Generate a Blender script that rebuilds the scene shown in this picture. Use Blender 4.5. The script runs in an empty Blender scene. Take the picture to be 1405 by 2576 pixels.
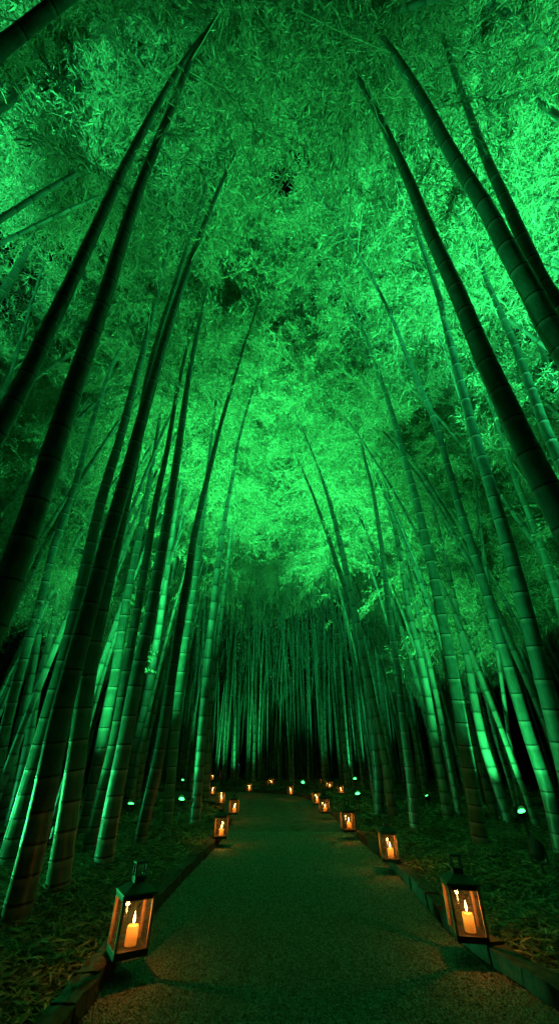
import bpy, math, random
import numpy as np
from mathutils import Vector
random.seed(7); rng = np.random.default_rng(7)
S = bpy.context.scene; COL = S.collection
# ------------------------------------------------------------------ camera
F, CX, CY, CAMH = 915.0, 702.5, 1288.0, 1.1
PITCH = math.atan(619/915)
cd = bpy.data.cameras.new('camera'); cam = bpy.data.objects.new('camera', cd); COL.objects.link(cam)
cam.location = (0, 0, CAMH); cam.rotation_euler = (math.pi/2+PITCH, 0, 0)
cd.sensor_fit = 'VERTICAL'; cd.sensor_height = 36; cd.lens = 36*F/2576; cd.clip_start = .05; cd.clip_end = 900
S.camera = cam
FW = np.array([0, math.cos(PITCH), math.sin(PITCH)]); UP = np.array([0, -math.sin(PITCH), math.cos(PITCH)])
C0 = np.array([0, 0, CAMH])
def ray(u, v): return np.array([u-CX, 0, 0]) + UP*(CY-v) + FW*F
def gnd(u, v, z=0.):
    d = ray(u, v); t = (z-CAMH)/d[2]; p = C0+d*t; return float(p[0]), float(p[1])
def pix(p):
    r = np.array(p)-C0; d = r@FW; return CX+F*r[0]/d, CY-F*(r@UP)/d, d
# ------------------------------------------------------------------ helpers
def link(name, me, mat=None, parent=None, smooth=False):
    o = bpy.data.objects.new(name, me); COL.objects.link(o)
    if mat:
        for m in (mat if isinstance(mat, (list, tuple)) else [mat]): me.materials.append(m)
    if smooth: me.polygons.foreach_set('use_smooth', np.ones(len(me.polygons), bool))
    if parent: o.parent = parent
    return o
def tag(o, label=None, cat=None, group=None, kind=None):
    if label: o['label'] = label
    if cat: o['category'] = cat
    if group: o['group'] = group
    if kind: o['kind'] = kind
    return o
def empty(name, loc=(0, 0, 0), rz=0):
    o = bpy.data.objects.new(name, None); COL.objects.link(o); o.location = loc; o.rotation_euler[2] = rz
    o.empty_display_size = .1; return o
def copy_tree(o, parent=None):
    c = o.copy(); COL.objects.link(c)
    if parent: c.parent = parent
    for ch in list(o.children): copy_tree(ch, c)
    return c
def npmesh(name, V, Fq, attr=None, col=None, mi=None):
    """V (n,3); Fq (m,k) equal-size faces"""
    me = bpy.data.meshes.new(name); V = np.asarray(V, np.float32); Fq = np.asarray(Fq, np.int32)
    m, k = Fq.shape
    me.vertices.add(len(V)); me.vertices.foreach_set('co', V.ravel())
    me.loops.add(m*k); me.loops.foreach_set('vertex_index', Fq.ravel())
    me.polygons.add(m); me.polygons.foreach_set('loop_start', np.arange(0, m*k, k, dtype=np.int32))
    me.update(calc_edges=True)
    if attr is not None:
        a = me.attributes.new('node', 'FLOAT', 'POINT'); a.data.foreach_set('value', np.asarray(attr, np.float32))
    if col is not None:
        a = me.attributes.new('tint', 'FLOAT', 'POINT'); a.data.foreach_set('value', np.asarray(col, np.float32))
    if mi is not None: me.polygons.foreach_set('material_index', np.asarray(mi, np.int32))
    me.validate(); return me
class MB:
    def __init__(s): s.v = []; s.f = []
    def add(s, v, f):
        b = len(s.v); s.v += [tuple(map(float, x)) for x in v]; s.f += [tuple(i+b for i in q) for q in f]; return s
    def box(s, x0, x1, y0, y1, z0, z1):
        return s.add([(x0,y0,z0),(x1,y0,z0),(x1,y1,z0),(x0,y1,z0),(x0,y0,z1),(x1,y0,z1),(x1,y1,z1),(x0,y1,z1)],
                     [(3,2,1,0),(4,5,6,7),(0,1,5,4),(1,2,6,5),(2,3,7,6),(3,0,4,7)])
    def frustum(s, a, z0, b, z1):
        return s.add([(-a,-a,z0),(a,-a,z0),(a,a,z0),(-a,a,z0),(-b,-b,z1),(b,-b,z1),(b,b,z1),(-b,b,z1)],
                     [(3,2,1,0),(4,5,6,7),(0,1,5,4),(1,2,6,5),(2,3,7,6),(3,0,4,7)])
    def lathe(s, prof, n=20, cx=0, cy=0, caps=True):
        v = []; f = []
        for r, z in prof:
            for i in range(n):
                a = 2*math.pi*i/n; v.append((cx+r*math.cos(a), cy+r*math.sin(a), z))
        for j in range(len(prof)-1):
            for i in range(n): f.append((j*n+i, j*n+(i+1) % n, (j+1)*n+(i+1) % n, (j+1)*n+i))
        if caps: f.append(tuple(range(n))[::-1]); f.append(tuple(range((len(prof)-1)*n, len(prof)*n)))
        return s.add(v, f)
    def bar(s, p, q, r, n=6):
        V, Q, _ = tube(np.array([p, q]), np.array([r, r]), n)
        return s.add(V, Q.tolist()+[tuple(range(n))[::-1], tuple(range(n, 2*n))])
    def xf(s, M):
        s.v = [tuple(M @ Vector(x)) for x in s.v]; return s
    def build(s, name, mat, parent=None, smooth=False, bevel=0):
        me = bpy.data.meshes.new(name); me.from_pydata(s.v, [], s.f); me.update()
        o = link(name, me, mat, parent, smooth)
        if bevel:
            b = o.modifiers.new('b', 'BEVEL'); b.width = bevel; b.segments = 2; b.limit_method = 'ANGLE'
        return o
def tube(P, R, n, attr=None):
    P = np.asarray(P, float); k = len(P)
    T = np.gradient(P, axis=0) if k > 2 else np.array([P[1]-P[0]]*2)
    T /= np.linalg.norm(T, axis=1)[:, None]+1e-12
    ref = np.array([1., 0, 0]) if abs(T[0][0]) < .8 else np.array([0, 1., 0])
    V = np.zeros((k, n, 3)); ang = np.arange(n)*2*math.pi/n
    for i in range(k):
        a = ref-T[i]*(ref@T[i]); a /= np.linalg.norm(a); b = np.cross(T[i], a); ref = a
        V[i] = P[i]+R[i]*(np.cos(ang)[:, None]*a+np.sin(ang)[:, None]*b)
    i, j = np.meshgrid(np.arange(k-1), np.arange(n), indexing='ij')
    Q = np.stack([i*n+j, i*n+(j+1) % n, (i+1)*n+(j+1) % n, (i+1)*n+j], -1).reshape(-1, 4)
    A = None if attr is None else np.repeat(np.asarray(attr), n)
    return V.reshape(-1, 3), Q, A
# ------------------------------------------------------------------ materials
def mat(name):
    m = bpy.data.materials.new(name); m.use_nodes = True; nt = m.node_tree
    return m, nt, nt.nodes['Principled BSDF']
def N(nt, t, **kw):
    n = nt.nodes.new(t)
    for k, v in kw.items():
        if k in n.inputs: n.inputs[k].default_value = v
        else: setattr(n, k, v)
    return n
def ramp(nt, fac, stops):
    r = nt.nodes.new('ShaderNodeValToRGB'); cr = r.color_ramp
    while len(cr.elements) < len(stops): cr.elements.new(.5)
    for e, (p, c) in zip(cr.elements, stops): e.position = p; e.color = (*c, 1)
    nt.links.new(fac, r.inputs[0]); return r.outputs[0]
def culm_material(name, base, light):
    m, nt, b = mat(name); L = nt.links
    oi = N(nt, 'ShaderNodeObjectInfo'); tc = N(nt, 'ShaderNodeTexCoord')
    mp = N(nt, 'ShaderNodeMapping'); mp.inputs['Scale'].default_value = (30, 30, 1.2); L.new(tc.outputs['Object'], mp.inputs[0])
    no = N(nt, 'ShaderNodeTexNoise', Scale=2.5, Detail=5.); L.new(mp.outputs[0], no.inputs['Vector'])
    no2 = N(nt, 'ShaderNodeTexNoise', Scale=3.5, Detail=6., Roughness=.65); L.new(tc.outputs['Object'], no2.inputs['Vector'])
    c1 = ramp(nt, no.outputs[0], [(.3, tuple(x*.72 for x in base)), (.7, tuple(x*1.2 for x in base))])
    c2 = ramp(nt, no2.outputs[0], [(.38, (.62, .6, .55)), (.62, (1.1, 1.08, 1.05))])
    mx = N(nt, 'ShaderNodeMix', data_type='RGBA', blend_type='MULTIPLY'); mx.inputs[0].default_value = 1
    L.new(c1, mx.inputs[6]); L.new(c2, mx.inputs[7])
    at = N(nt, 'ShaderNodeAttribute', attribute_name='node')
    p = N(nt, 'ShaderNodeMath', operation='MAXIMUM'); p.inputs[1].default_value = 0; L.new(at.outputs['Fac'], p.inputs[0])
    m2 = N(nt, 'ShaderNodeMix', data_type='RGBA'); L.new(p.outputs[0], m2.inputs[0]); L.new(mx.outputs[2], m2.inputs[6]); m2.inputs[7].default_value = (*light, 1)
    q = N(nt, 'ShaderNodeMath', operation='MULTIPLY'); q.inputs[1].default_value = -1; q.use_clamp = True; L.new(at.outputs['Fac'], q.inputs[0])
    m3 = N(nt, 'ShaderNodeMix', data_type='RGBA'); L.new(q.outputs[0], m3.inputs[0]); L.new(m2.outputs[2], m3.inputs[6]); m3.inputs[7].default_value = (.012, .014, .01, 1)
    hv = N(nt, 'ShaderNodeHueSaturation'); mr = N(nt, 'ShaderNodeMapRange'); mr.inputs['To Min'].default_value = .7; mr.inputs['To Max'].default_value = 1.25
    L.new(oi.outputs['Random'], mr.inputs[0]); L.new(mr.outputs[0], hv.inputs['Value']); L.new(m3.outputs[2], hv.inputs['Color'])
    L.new(hv.outputs[0], b.inputs['Base Color']); b.inputs['Roughness'].default_value = .38; b.inputs['Specular IOR Level'].default_value = .45
    bp = N(nt, 'ShaderNodeBump', Strength=.12, Distance=.004); L.new(no.outputs[0], bp.inputs['Height']); L.new(bp.outputs[0], b.inputs['Normal'])
    return m
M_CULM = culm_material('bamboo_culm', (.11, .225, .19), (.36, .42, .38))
M_CULMD = culm_material('dark_bamboo_culm', (.09, .165, .135), (.28, .28, .23))  # darker culm colour
def leaf_material(name, c0, c1, trans=.35):
    m, nt, b = mat(name); L = nt.links
    at = N(nt, 'ShaderNodeAttribute', attribute_name='tint')
    c = ramp(nt, at.outputs['Fac'], [(0, c0), (1, c1)])
    L.new(c, b.inputs['Base Color']); b.inputs['Roughness'].default_value = .6
    tr = N(nt, 'ShaderNodeBsdfTranslucent'); L.new(c, tr.inputs[0])
    mx = N(nt, 'ShaderNodeMixShader'); mx.inputs[0].default_value = trans
    L.new(b.outputs[0], mx.inputs[1]); L.new(tr.outputs[0], mx.inputs[2])
    L.new(mx.outputs[0], nt.nodes['Material Output'].inputs[0]); return m
M_LEAF = leaf_material('bamboo_leaves', (.015, .045, .012), (.54, .68, .44), .22)  # random leaf tone, range widened to imitate lit leaf faces and dark gaps
M_LITTER = leaf_material('fallen_leaves', (.03, .022, .012), (.55, .36, .19), .1)
M_GRASS = leaf_material('grass_blades', (.05, .12, .03), (.16, .26, .08), .2)
def simple(name, c, rough=.6, metal=0, spec=.5):
    m, nt, b = mat(name); b.inputs['Base Color'].default_value = (*c, 1); b.inputs['Roughness'].default_value = rough
    b.inputs['Metallic'].default_value = metal; b.inputs['Specular IOR Level'].default_value = spec; return m
def noisy(name, stops, scale, rough=.9, bump=.3, dist=.01, detail=8., vor=None):
    m, nt, b = mat(name); L = nt.links; tc = N(nt, 'ShaderNodeTexCoord')
    no = N(nt, 'ShaderNodeTexNoise', Scale=scale, Detail=detail, Roughness=.65); L.new(tc.outputs['Object'], no.inputs['Vector'])
    L.new(ramp(nt, no.outputs[0], stops), b.inputs['Base Color']); b.inputs['Roughness'].default_value = rough
    b.inputs['Specular IOR Level'].default_value = .25
    h = no.outputs[0]
    if vor:
        vo = N(nt, 'ShaderNodeTexVoronoi', Scale=vor); L.new(tc.outputs['Object'], vo.inputs['Vector'])
        h = vo.outputs['Distance']
        mm = N(nt, 'ShaderNodeMix', data_type='RGBA', blend_type='MULTIPLY'); mm.inputs[0].default_value = .6
        L.new(ramp(nt, no.outputs[0], stops), mm.inputs[6]); L.new(vo.outputs['Color'], mm.inputs[7]); 
        hs = N(nt, 'ShaderNodeHueSaturation', Saturation=.15, Value=1.5); L.new(mm.outputs[2], hs.inputs['Color']); L.new(hs.outputs[0], b.inputs['Base Color'])
    bp = N(nt, 'ShaderNodeBump', Strength=bump, Distance=dist); bp.invert = bool(vor)
    L.new(h, bp.inputs['Height']); L.new(bp.outputs[0], b.inputs['Normal']); return m
M_SOIL = noisy('soil', [(.3, (.02, .022, .014)), (.7, (.075, .07, .04))], 14, bump=1, dist=.04)
M_GRAVEL = noisy('gravel_bed', [(.3, (.06, .06, .056)), (.7, (.16, .155, .145))], 5, bump=1, dist=.012, vor=75)
M_KERB = noisy('kerb_stone', [(.3, (.025, .024, .022)), (.7, (.10, .09, .078))], 16, bump=.7, dist=.01)
M_IRON = noisy('lantern_metal', [(.3, (.035, .03, .025)), (.7, (.06, .05, .042))], 40, rough=.5, bump=.1, dist=.002)
M_WOOD = noisy('lantern_wood', [(.3, (.20, .11, .06)), (.7, (.5, .29, .15))], 18, rough=.6, bump=.3, dist=.002)
M_BLACK = simple('black_plastic', (.012, .013, .013), .45)
M_STONES = leaf_material('gravel_stones', (.05, .05, .048), (.27, .26, .245), 0.)
# glass
M_GLASS, nt, b = mat('lantern_glass')
tr = N(nt, 'ShaderNodeBsdfTransparent'); tr.inputs[0].default_value = (.93, .93, .92, 1); gl = N(nt, 'ShaderNodeBsdfGlossy'); gl.inputs['Roughness'].default_value = .03
lw = nt.nodes.new('ShaderNodeLayerWeight'); pw = N(nt, 'ShaderNodeMath', operation='POWER'); pw.inputs[1].default_value = 4.; nt.links.new(lw.outputs['Facing'], pw.inputs[0])
fr = N(nt, 'ShaderNodeMath', operation='MULTIPLY_ADD'); fr.inputs[1].default_value = .8; fr.inputs[2].default_value = .06; nt.links.new(pw.outputs[0], fr.inputs[0]); mx = N(nt, 'ShaderNodeMixShader')
nt.links.new(fr.outputs[0], mx.inputs[0]); nt.links.new(tr.outputs[0], mx.inputs[1]); nt.links.new(gl.outputs[0], mx.inputs[2])
du = nt.nodes.new('ShaderNodeBsdfTranslucent'); du.inputs[0].default_value = (.8, .75, .65, 1); dd = nt.nodes.new('ShaderNodeBsdfDiffuse')
ns = N(nt, 'ShaderNodeTexNoise', Scale=60., Detail=6.); mr = N(nt, 'ShaderNodeMapRange'); mr.inputs['From Min'].default_value = .35; mr.inputs['From Max'].default_value = .75; mr.inputs['To Min'].default_value = .002; mr.inputs['To Max'].default_value = .022
tcg = nt.nodes.new('ShaderNodeTexCoord'); nt.links.new(tcg.outputs['Object'], ns.inputs['Vector']); nt.links.new(ns.outputs[0], mr.inputs[0]); m2 = N(nt, 'ShaderNodeMixShader')
nt.links.new(mr.outputs[0], m2.inputs[0]); nt.links.new(mx.outputs[0], m2.inputs[1]); nt.links.new(du.outputs[0], m2.inputs[2])
nt.links.new(m2.outputs[0], nt.nodes['Material Output'].inputs[0])
# wax: an added lamp inside the candle glows through it
M_WAX, nt, b = mat('candle_wax'); b.inputs['Base Color'].default_value = (.88, .56, .26, 1); b.inputs['Roughness'].default_value = .5
tl = N(nt, 'ShaderNodeBsdfTranslucent'); tl.inputs[0].default_value = (1, .6, .22, 1); mx = N(nt, 'ShaderNodeMixShader'); mx.inputs[0].default_value = .6
nt.links.new(b.outputs[0], mx.inputs[1]); nt.links.new(tl.outputs[0], mx.inputs[2]); nt.links.new(mx.outputs[0], nt.nodes['Material Output'].inputs[0])
def emis(name, c, s):
    m, nt, b = mat(name); b.inputs['Base Color'].default_value = (*c, 1)
    b.inputs['Emission Color'].default_value = (*c, 1); b.inputs['Emission Strength'].default_value = s; return m
M_FLAME, nt, b = mat('candle_flame'); fe = nt.nodes.new('ShaderNodeEmission'); fe.inputs[0].default_value = (1, .6, .2, 1); fe.inputs[1].default_value = 12
ft = nt.nodes.new('ShaderNodeBsdfTransparent'); fa = nt.nodes.new('ShaderNodeAddShader'); nt.links.new(fe.outputs[0], fa.inputs[0]); nt.links.new(ft.outputs[0], fa.inputs[1])
nt.links.new(fa.outputs[0], nt.nodes['Material Output'].inputs[0])
M_LENS = emis('green_lamp_lens', (.05, 1, .15), 6)
M_BLUE = emis('blue_lamp_lens', (.12, .4, 1), 6)
# ------------------------------------------------------------------ world
w = bpy.data.worlds.new('World'); S.world = w; w.use_nodes = True; nt = w.node_tree
sky = nt.nodes.new('ShaderNodeTexSky'); sky.sky_type = 'NISHITA'; sky.sun_disc = False
sky.sun_elevation = math.radians(-4); sky.sun_rotation = math.radians(200)
nt.links.new(sky.outputs[0], nt.nodes['Background'].inputs[0]); nt.nodes['Background'].inputs[1].default_value = .05
# ------------------------------------------------------------------ path outline (ground points under the photo's kerb lines)
KR_px = [(1640,2740),(1402,2555),(1252,2454),(1138,2365),(1077,2294),(965,2171),(886,2103),(824,2045),(782,2015),(740,2003),(680,1997),(600,1993),(480,1992),(330,1993),(100,1996)]
KL_px = [(60,2760),(215,2558),(390,2304),(500,2180),(558,2116),(578,2072),(574,2046),(545,2030),(480,2022),(380,2017),(200,2016)]
def smoothline(P, step):
    P = [np.array(p, float) for p in P]; out = []
    Q = [2*P[0]-P[1]]+P+[2*P[-1]-P[-2]]
    for i in range(1, len(Q)-2):
        for t in np.linspace(0, 1, 24, endpoint=False):
            a, b_, c, d = Q[i-1:i+3]
            out.append(.5*((2*b_)+(-a+c)*t+(2*a-5*b_+4*c-d)*t*t+(-a+3*b_-3*c+d)*t**3))
    out.append(P[-1]); out = np.array(out)
    s = np.r_[0, np.cumsum(np.linalg.norm(np.diff(out, axis=0), axis=1))]
    ns = np.arange(0, s[-1], step)
    return np.stack([np.interp(ns, s, out[:, k]) for k in range(out.shape[1])], 1)
KR = smoothline([gnd(*p) for p in KR_px], .1); KL = smoothline([gnd(*p) for p in KL_px], .1)
poly = np.vstack([KL[0]+[-.3, -4], KL, KR[::-1], KR[0]+[.3, -4]])
def in_path(x, y):
    x = np.atleast_1d(x); y = np.atleast_1d(y); ins = np.zeros(len(x), bool); n = len(poly)
    for i in range(n):
        x0, y0 = poly[i]; x1, y1 = poly[(i+1) % n]
        if y0 == y1: continue
        c = ((y0 > y) != (y1 > y)) & (x < (x1-x0)*(y-y0)/(y1-y0)+x0); ins ^= c
    return ins
KALL = np.vstack([KL, KR])
def kerbdist(x, y):
    x = np.atleast_1d(x); y = np.atleast_1d(y); d = np.full(len(x), 9e9)
    for k in KALL[::2]: d = np.minimum(d, (x-k[0])**2+(y-k[1])**2)
    return np.sqrt(d)
# ground: one sheet, gently uneven away from the path, reaching the horizon
gx = np.unique(np.r_[np.linspace(-300, -20, 15), np.linspace(-20, 20, 161), np.linspace(20, 300, 15)])
gy = np.unique(np.r_[np.linspace(-200, -6, 10), np.linspace(-6, 34, 161), np.linspace(34, 500, 18)])
X, Y = np.meshgrid(gx, gy, indexing='ij'); xf, yf = X.ravel(), Y.ravel()
kd = kerbdist(xf, yf); ins = in_path(xf, yf)
h = .05*np.sin(xf*1.7+yf*.9)*np.sin(yf*1.3-xf*.6)+.05+.03*np.sin(xf*4.1)*np.sin(yf*3.7)
zf = np.where(ins, -.03, np.clip((kd-.15)/.8, 0, 1)*(h+.02)+.03); zf = np.where(kd < .3, np.where(ins, -.03, .03), zf)
zf = np.where((kd < .25), -.02, zf)
i, j = np.meshgrid(np.arange(len(gx)-1), np.arange(len(gy)-1), indexing='ij'); n = len(gy)
Q = np.stack([i*n+j, (i+1)*n+j, (i+1)*n+j+1, i*n+j+1], -1).reshape(-1, 4)
tag(link('ground', npmesh('ground', np.stack([xf, yf, zf], 1), Q), M_SOIL, smooth=True), kind='structure')
def gz(x, y):
    k = kerbdist(x, y)[0]; hh = .05*math.sin(x*1.7+y*.9)*math.sin(y*1.3-x*.6)+.05+.03*math.sin(x*4.1)*math.sin(y*3.7)
    return float(np.clip((k-.15)/.8, 0, 1)*(hh+.02))
me = bpy.data.meshes.new('gravel_path'); me.from_pydata([(p[0], p[1], .012) for p in poly], [], [tuple(range(len(poly)))]); me.update()
if me.polygons[0].normal.z < 0: me.flip_normals()
tag(link('gravel_path', me, M_GRAVEL), kind='structure')
# loose gravel stones over the near path
def stones(n, y0, y1, s0, s1):
    x = rng.uniform(-2.2, 2.6, n*2); y = y0+(y1-y0)*rng.random(n*2)**1.5
    k = in_path(x, y); x, y = x[k][:n], y[k][:n]; m = len(x)
    o = np.array([[1,0,0],[0,1,0],[-1,0,0],[0,-1,0],[0,0,1],[0,0,-1]], float)
    s = rng.uniform(s0, s1, m)*(1+np.maximum(0, y-4)*.12); a = rng.uniform(0, 6.28, m)
    V = np.repeat(o[None], m, 0)*rng.uniform(.6, 1.2, (m, 6, 1)); V[:, :, 2] *= .7; V *= s[:, None, None]
    c, sn = np.cos(a)[:, None], np.sin(a)[:, None]
    Vx = V[:, :, 0]*c-V[:, :, 1]*sn; Vy = V[:, :, 0]*sn+V[:, :, 1]*c
    V = np.stack([Vx+x[:, None], Vy+y[:, None], V[:, :, 2]+.014+rng.random((m, 1))*.004], -1).reshape(-1, 3)
    f = np.array([[0,1,4],[1,2,4],[2,3,4],[3,0,4],[1,0,5],[2,1,5],[3,2,5],[0,3,5]])[:5]
    Fq = (f[None]+(np.arange(m)*6)[:, None, None]).reshape(-1, 3)
    return npmesh('gravel', V, Fq, col=np.repeat(rng.random(m), 6))
tag(link('gravel', stones(130000, 2.5, 8.5, .005, .0095), M_STONES), 'pale crushed gravel covering the path between the kerbs', 'gravel', kind='stuff')
# ------------------------------------------------------------------ kerb stones
def kerb_mesh(seed):
    r = random.Random(seed); L_, W_, H_ = .34, .13, .15
    bm = MB(); v = []
    nx, ny, nz = 6, 3, 3
    import bmesh
    b = bmesh.new(); bmesh.ops.create_cube(b, size=1)
    bmesh.ops.subdivide_edges(b, edges=b.edges[:], cuts=3, use_grid_fill=True)
    for q in b.verts:
        q.co = Vector((q.co.x*L_, q.co.y*W_, q.co.z*H_))
        e = sum([abs(abs(q.co.x)-L_/2) < 1e-4, abs(abs(q.co.y)-W_/2) < 1e-4, abs(abs(q.co.z)-H_/2) < 1e-4])
        if e >= 2: q.co *= .965
        q.co += Vector((r.uniform(-1, 1)*.006, r.uniform(-1, 1)*.005, r.uniform(-1, 1)*.005))
    me = bpy.data.meshes.new('kerb_stone'); b.to_mesh(me); b.free(); me.materials.append(M_KERB); return me
kms = [kerb_mesh(s) for s in range(6)]
def ordinal(n): return ['first','second','third','fourth','fifth','sixth','seventh','eighth','ninth','tenth','eleventh','twelfth'][n]
kerb_tops = []
def lay_kerb(line, side, sign):
    cnt = 0
    s = np.r_[0, np.cumsum(np.linalg.norm(np.diff(line, axis=0), axis=1))]; q = 0
    while q < s[-1]-.4:
        a = np.array([np.interp(q, s, line[:, k]) for k in (0, 1)]); L_ = random.choice((.27, .31, .35, .36))
        b_ = np.array([np.interp(q+L_, s, line[:, k]) for k in (0, 1)]); c = (a+b_)/2; d = b_-a
        o = bpy.data.objects.new('kerb_stone', random.choice(kms)); COL.objects.link(o)
        nrm = np.array([-d[1], d[0]])/np.linalg.norm(d)*sign
        c = c+nrm*(.065+random.uniform(-.008, .008))
        o.location = (c[0], c[1], .035+random.uniform(-.008, .008)); o.rotation_euler = (random.uniform(-.03, .03), random.uniform(-.03, .03), math.atan2(d[1], d[0])+random.uniform(-.04, .04))
        o.scale = ((L_-.012)/.34, 1, 1)
        u, v, _ = pix((c[0], c[1], .1)); g = 'kerb stones along the %s edge of the gravel path' % side
        if -60 < u < 1470 and v < 2700 and c[1] < 5.3:
            w_ = ordinal(cnt) if cnt < 12 else 'next'; cnt += 1
            lab = '%s kerb stone from the bottom of the photo on the %s edge of gravel' % (w_, side)
        elif c[1] < 5.3: lab = 'dark kerb stone on the %s path edge beside the photographer' % side
        else: lab = 'small dark kerb stone in the distant stretch of %s path edge' % side
        tag(o, lab, 'kerb stone', g); kerb_tops.append((c, o)); q += L_
lay_kerb(KL, 'left', 1); lay_kerb(KR, 'right', -1)
# ------------------------------------------------------------------ culms and crowns
def catmull(P, n):
    return smoothline(P, 1e9) if n == 0 else None
def resample(P, step):
    L_ = smoothline(P, step); return np.vstack([L_, P[-1]]) if np.linalg.norm(L_[-1]-P[-1]) > .02 else L_
def culm_mesh(P, r0, sides, near=True, taper=.86, tot=None):
    """P dense centre line; rings are put round every node"""
    s = np.r_[0, np.cumsum(np.linalg.norm(np.diff(P, axis=0), axis=1))]; T = s[-1]; tot = tot or T
    rr = lambda q: r0*(1-taper*np.clip(q/tot, 0, 1)**1.25)*(1+.10*np.exp(-q/.25))
    S_, R_, A_ = [0.], [rr(0)], [0.]; q = .1; k = 0
    while q < T-.05:
        r = float(rr(q)); e = max(.35, min(1, r/.07))
        if near:
            for dz, f, a in ((-.06*e, 1, 0), (-.026*e, 1., .5), (-.010*e, 1.018, .8), (-.005, 1.03, -.3), (.001, .985, -1), (.009*e, 1.034, -.9), (.018*e, 1.014, .1), (.035*e, 1., 0)):
                S_.append(q+dz); R_.append(r*f); A_.append(a)
        else:
            for dz, f, a in ((-.03, 1, .35), (0, 1.03, -.9), (.025, 1, 0)): S_.append(q+dz); R_.append(r*f); A_.append(a)
        step = min(.13+.028*k, .34 if near else .42)*random.uniform(.92, 1.08); k += 1
        if near and step > .2: S_.append(q+step/2); R_.append(float(rr(q+step/2))); A_.append(0)
        q += step
    S_.append(T); R_.append(float(rr(T))); A_.append(0)
    S_ = np.maximum.accumulate(np.array(S_)); C = np.stack([np.interp(S_, s, P[:, k]) for k in range(3)], 1)
    C += np.arange(len(C))[:, None]*np.array([0, 0, 1e-6])
    return tube(C, np.array(R_), sides, A_)
def leaves_from(pos, dirs, ln, wd):
    """kite leaves, folded a little, at pos heading dirs"""
    n = len(pos); d = dirs/np.linalg.norm(dirs, axis=1)[:, None]
    rv = rng.normal(size=(n, 3)); s = np.cross(d, rv); s /= np.linalg.norm(s, axis=1)[:, None]+1e-9
    u = np.cross(s, d); l = ln[:, None]; w_ = wd[:, None]
    tip = pos+d*l+np.array([0, 0, -1])*l*.12
    mid = pos+d*l*.38
    V = np.stack([pos, mid+s*w_+u*w_*.35, tip, mid-s*w_+u*w_*.35], 1)
    return V.reshape(-1, 3)
def crown_mesh(P, z0, nb, nl, blen=(.7, 1.6), leaf=.16, extra=(), seed=0, thick=.010, tipleaf=True):
    """branches from centre line P starting at fraction z0; nb branches of about nl leaves"""
    s = np.r_[0, np.cumsum(np.linalg.norm(np.diff(P, axis=0), axis=1))]; s /= s[-1]
    fr_ = list(z0+(1-z0)*rng.random(nb)**.85)+[e[0] for e in extra]
    Vs, Qs, Ts = [], [], []; base = 0
    for bi, f in enumerate(fr_):
        p0 = np.array([np.interp(f, s, P[:, k]) for k in range(3)])
        ex = extra[bi-nb] if bi >= nb else None
        a = rng.uniform(0, 6.28); L_ = rng.uniform(*blen)*(1.15-.6*max(0, (f-z0)/(1.001-z0))**2)
        lift = rng.uniform(.1, .8)
        nn = nl
        if ex: a, L_, lift, nn = ex[1], ex[2], ex[3], ex[4]
        m = 7; tt = np.linspace(0, 1, m)
        dirv = np.array([math.cos(a), math.sin(a), 0])
        B = p0+dirv*(L_*tt)[:, None]+np.array([0, 0, 1])*(L_*(lift*tt-.75*tt**2))[:, None]
        B += rng.normal(0, .02*L_, (m, 3))*tt[:, None]
        V, Q, _ = tube(B, np.linspace(thick, thick*.3, m), 3); Vs.append(V); Qs.append(Q+base); Ts.append(np.full(len(V), .55)); base += len(V)
        # twigs
        nt_ = max(4, int(nn/14)); tp = .12+.88*rng.random(nt_)**.8
        pos = np.stack([np.interp(tp, tt, B[:, k]) for k in range(3)], 1)
        td = dirv*.7+rng.normal(0, .65, (nt_, 3)); td[:, 2] -= .15; td /= np.linalg.norm(td, axis=1)[:, None]
        tl_ = L_*rng.uniform(.2, .5, nt_)*(1.1-.6*tp)
        end = pos+td*tl_[:, None]; end[:, 2] -= tl_*.15
        # thin twig ribbons
        sd = np.cross(td, rng.normal(size=(nt_, 3))); sd /= np.linalg.norm(sd, axis=1)[:, None]; tw = thick*.28
        V = np.stack([pos-sd*tw, pos+sd*tw, end+sd*tw*.5, end-sd*tw*.5], 1).reshape(-1, 3); Vs.append(V)
        Qs.append(base+np.arange(nt_*4).reshape(-1, 4)); Ts.append(np.full(len(V), .6)); base += len(V)
        # leaves in fans along the twigs
        k = int(nn/nt_)+1; q = np.repeat(np.arange(nt_), k); g = np.tile(np.linspace(.25, 1, k), nt_)
        lp = pos[q]+(end-pos)[q]*g[:, None]+rng.normal(0, .012, (len(q), 3))
        ld = td[q]*.8+rng.normal(0, .55, (len(q), 3)); ld[:, 2] -= .28
        ln = leaf*rng.uniform(.6, 1.25, len(q)); V = leaves_from(lp, ld, ln, ln*rng.uniform(.055, .08, len(q)))
        Vs.append(V); Qs.append(base+np.arange(len(q)*4).reshape(-1, 4)); tn = np.clip(rng.normal(.5, .22, len(q)), 0, 1); Ts.append(np.repeat(tn, 4)); base += len(V)
    return npmesh('crown', np.vstack(Vs), np.vstack(Qs), col=np.concatenate(Ts))
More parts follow.
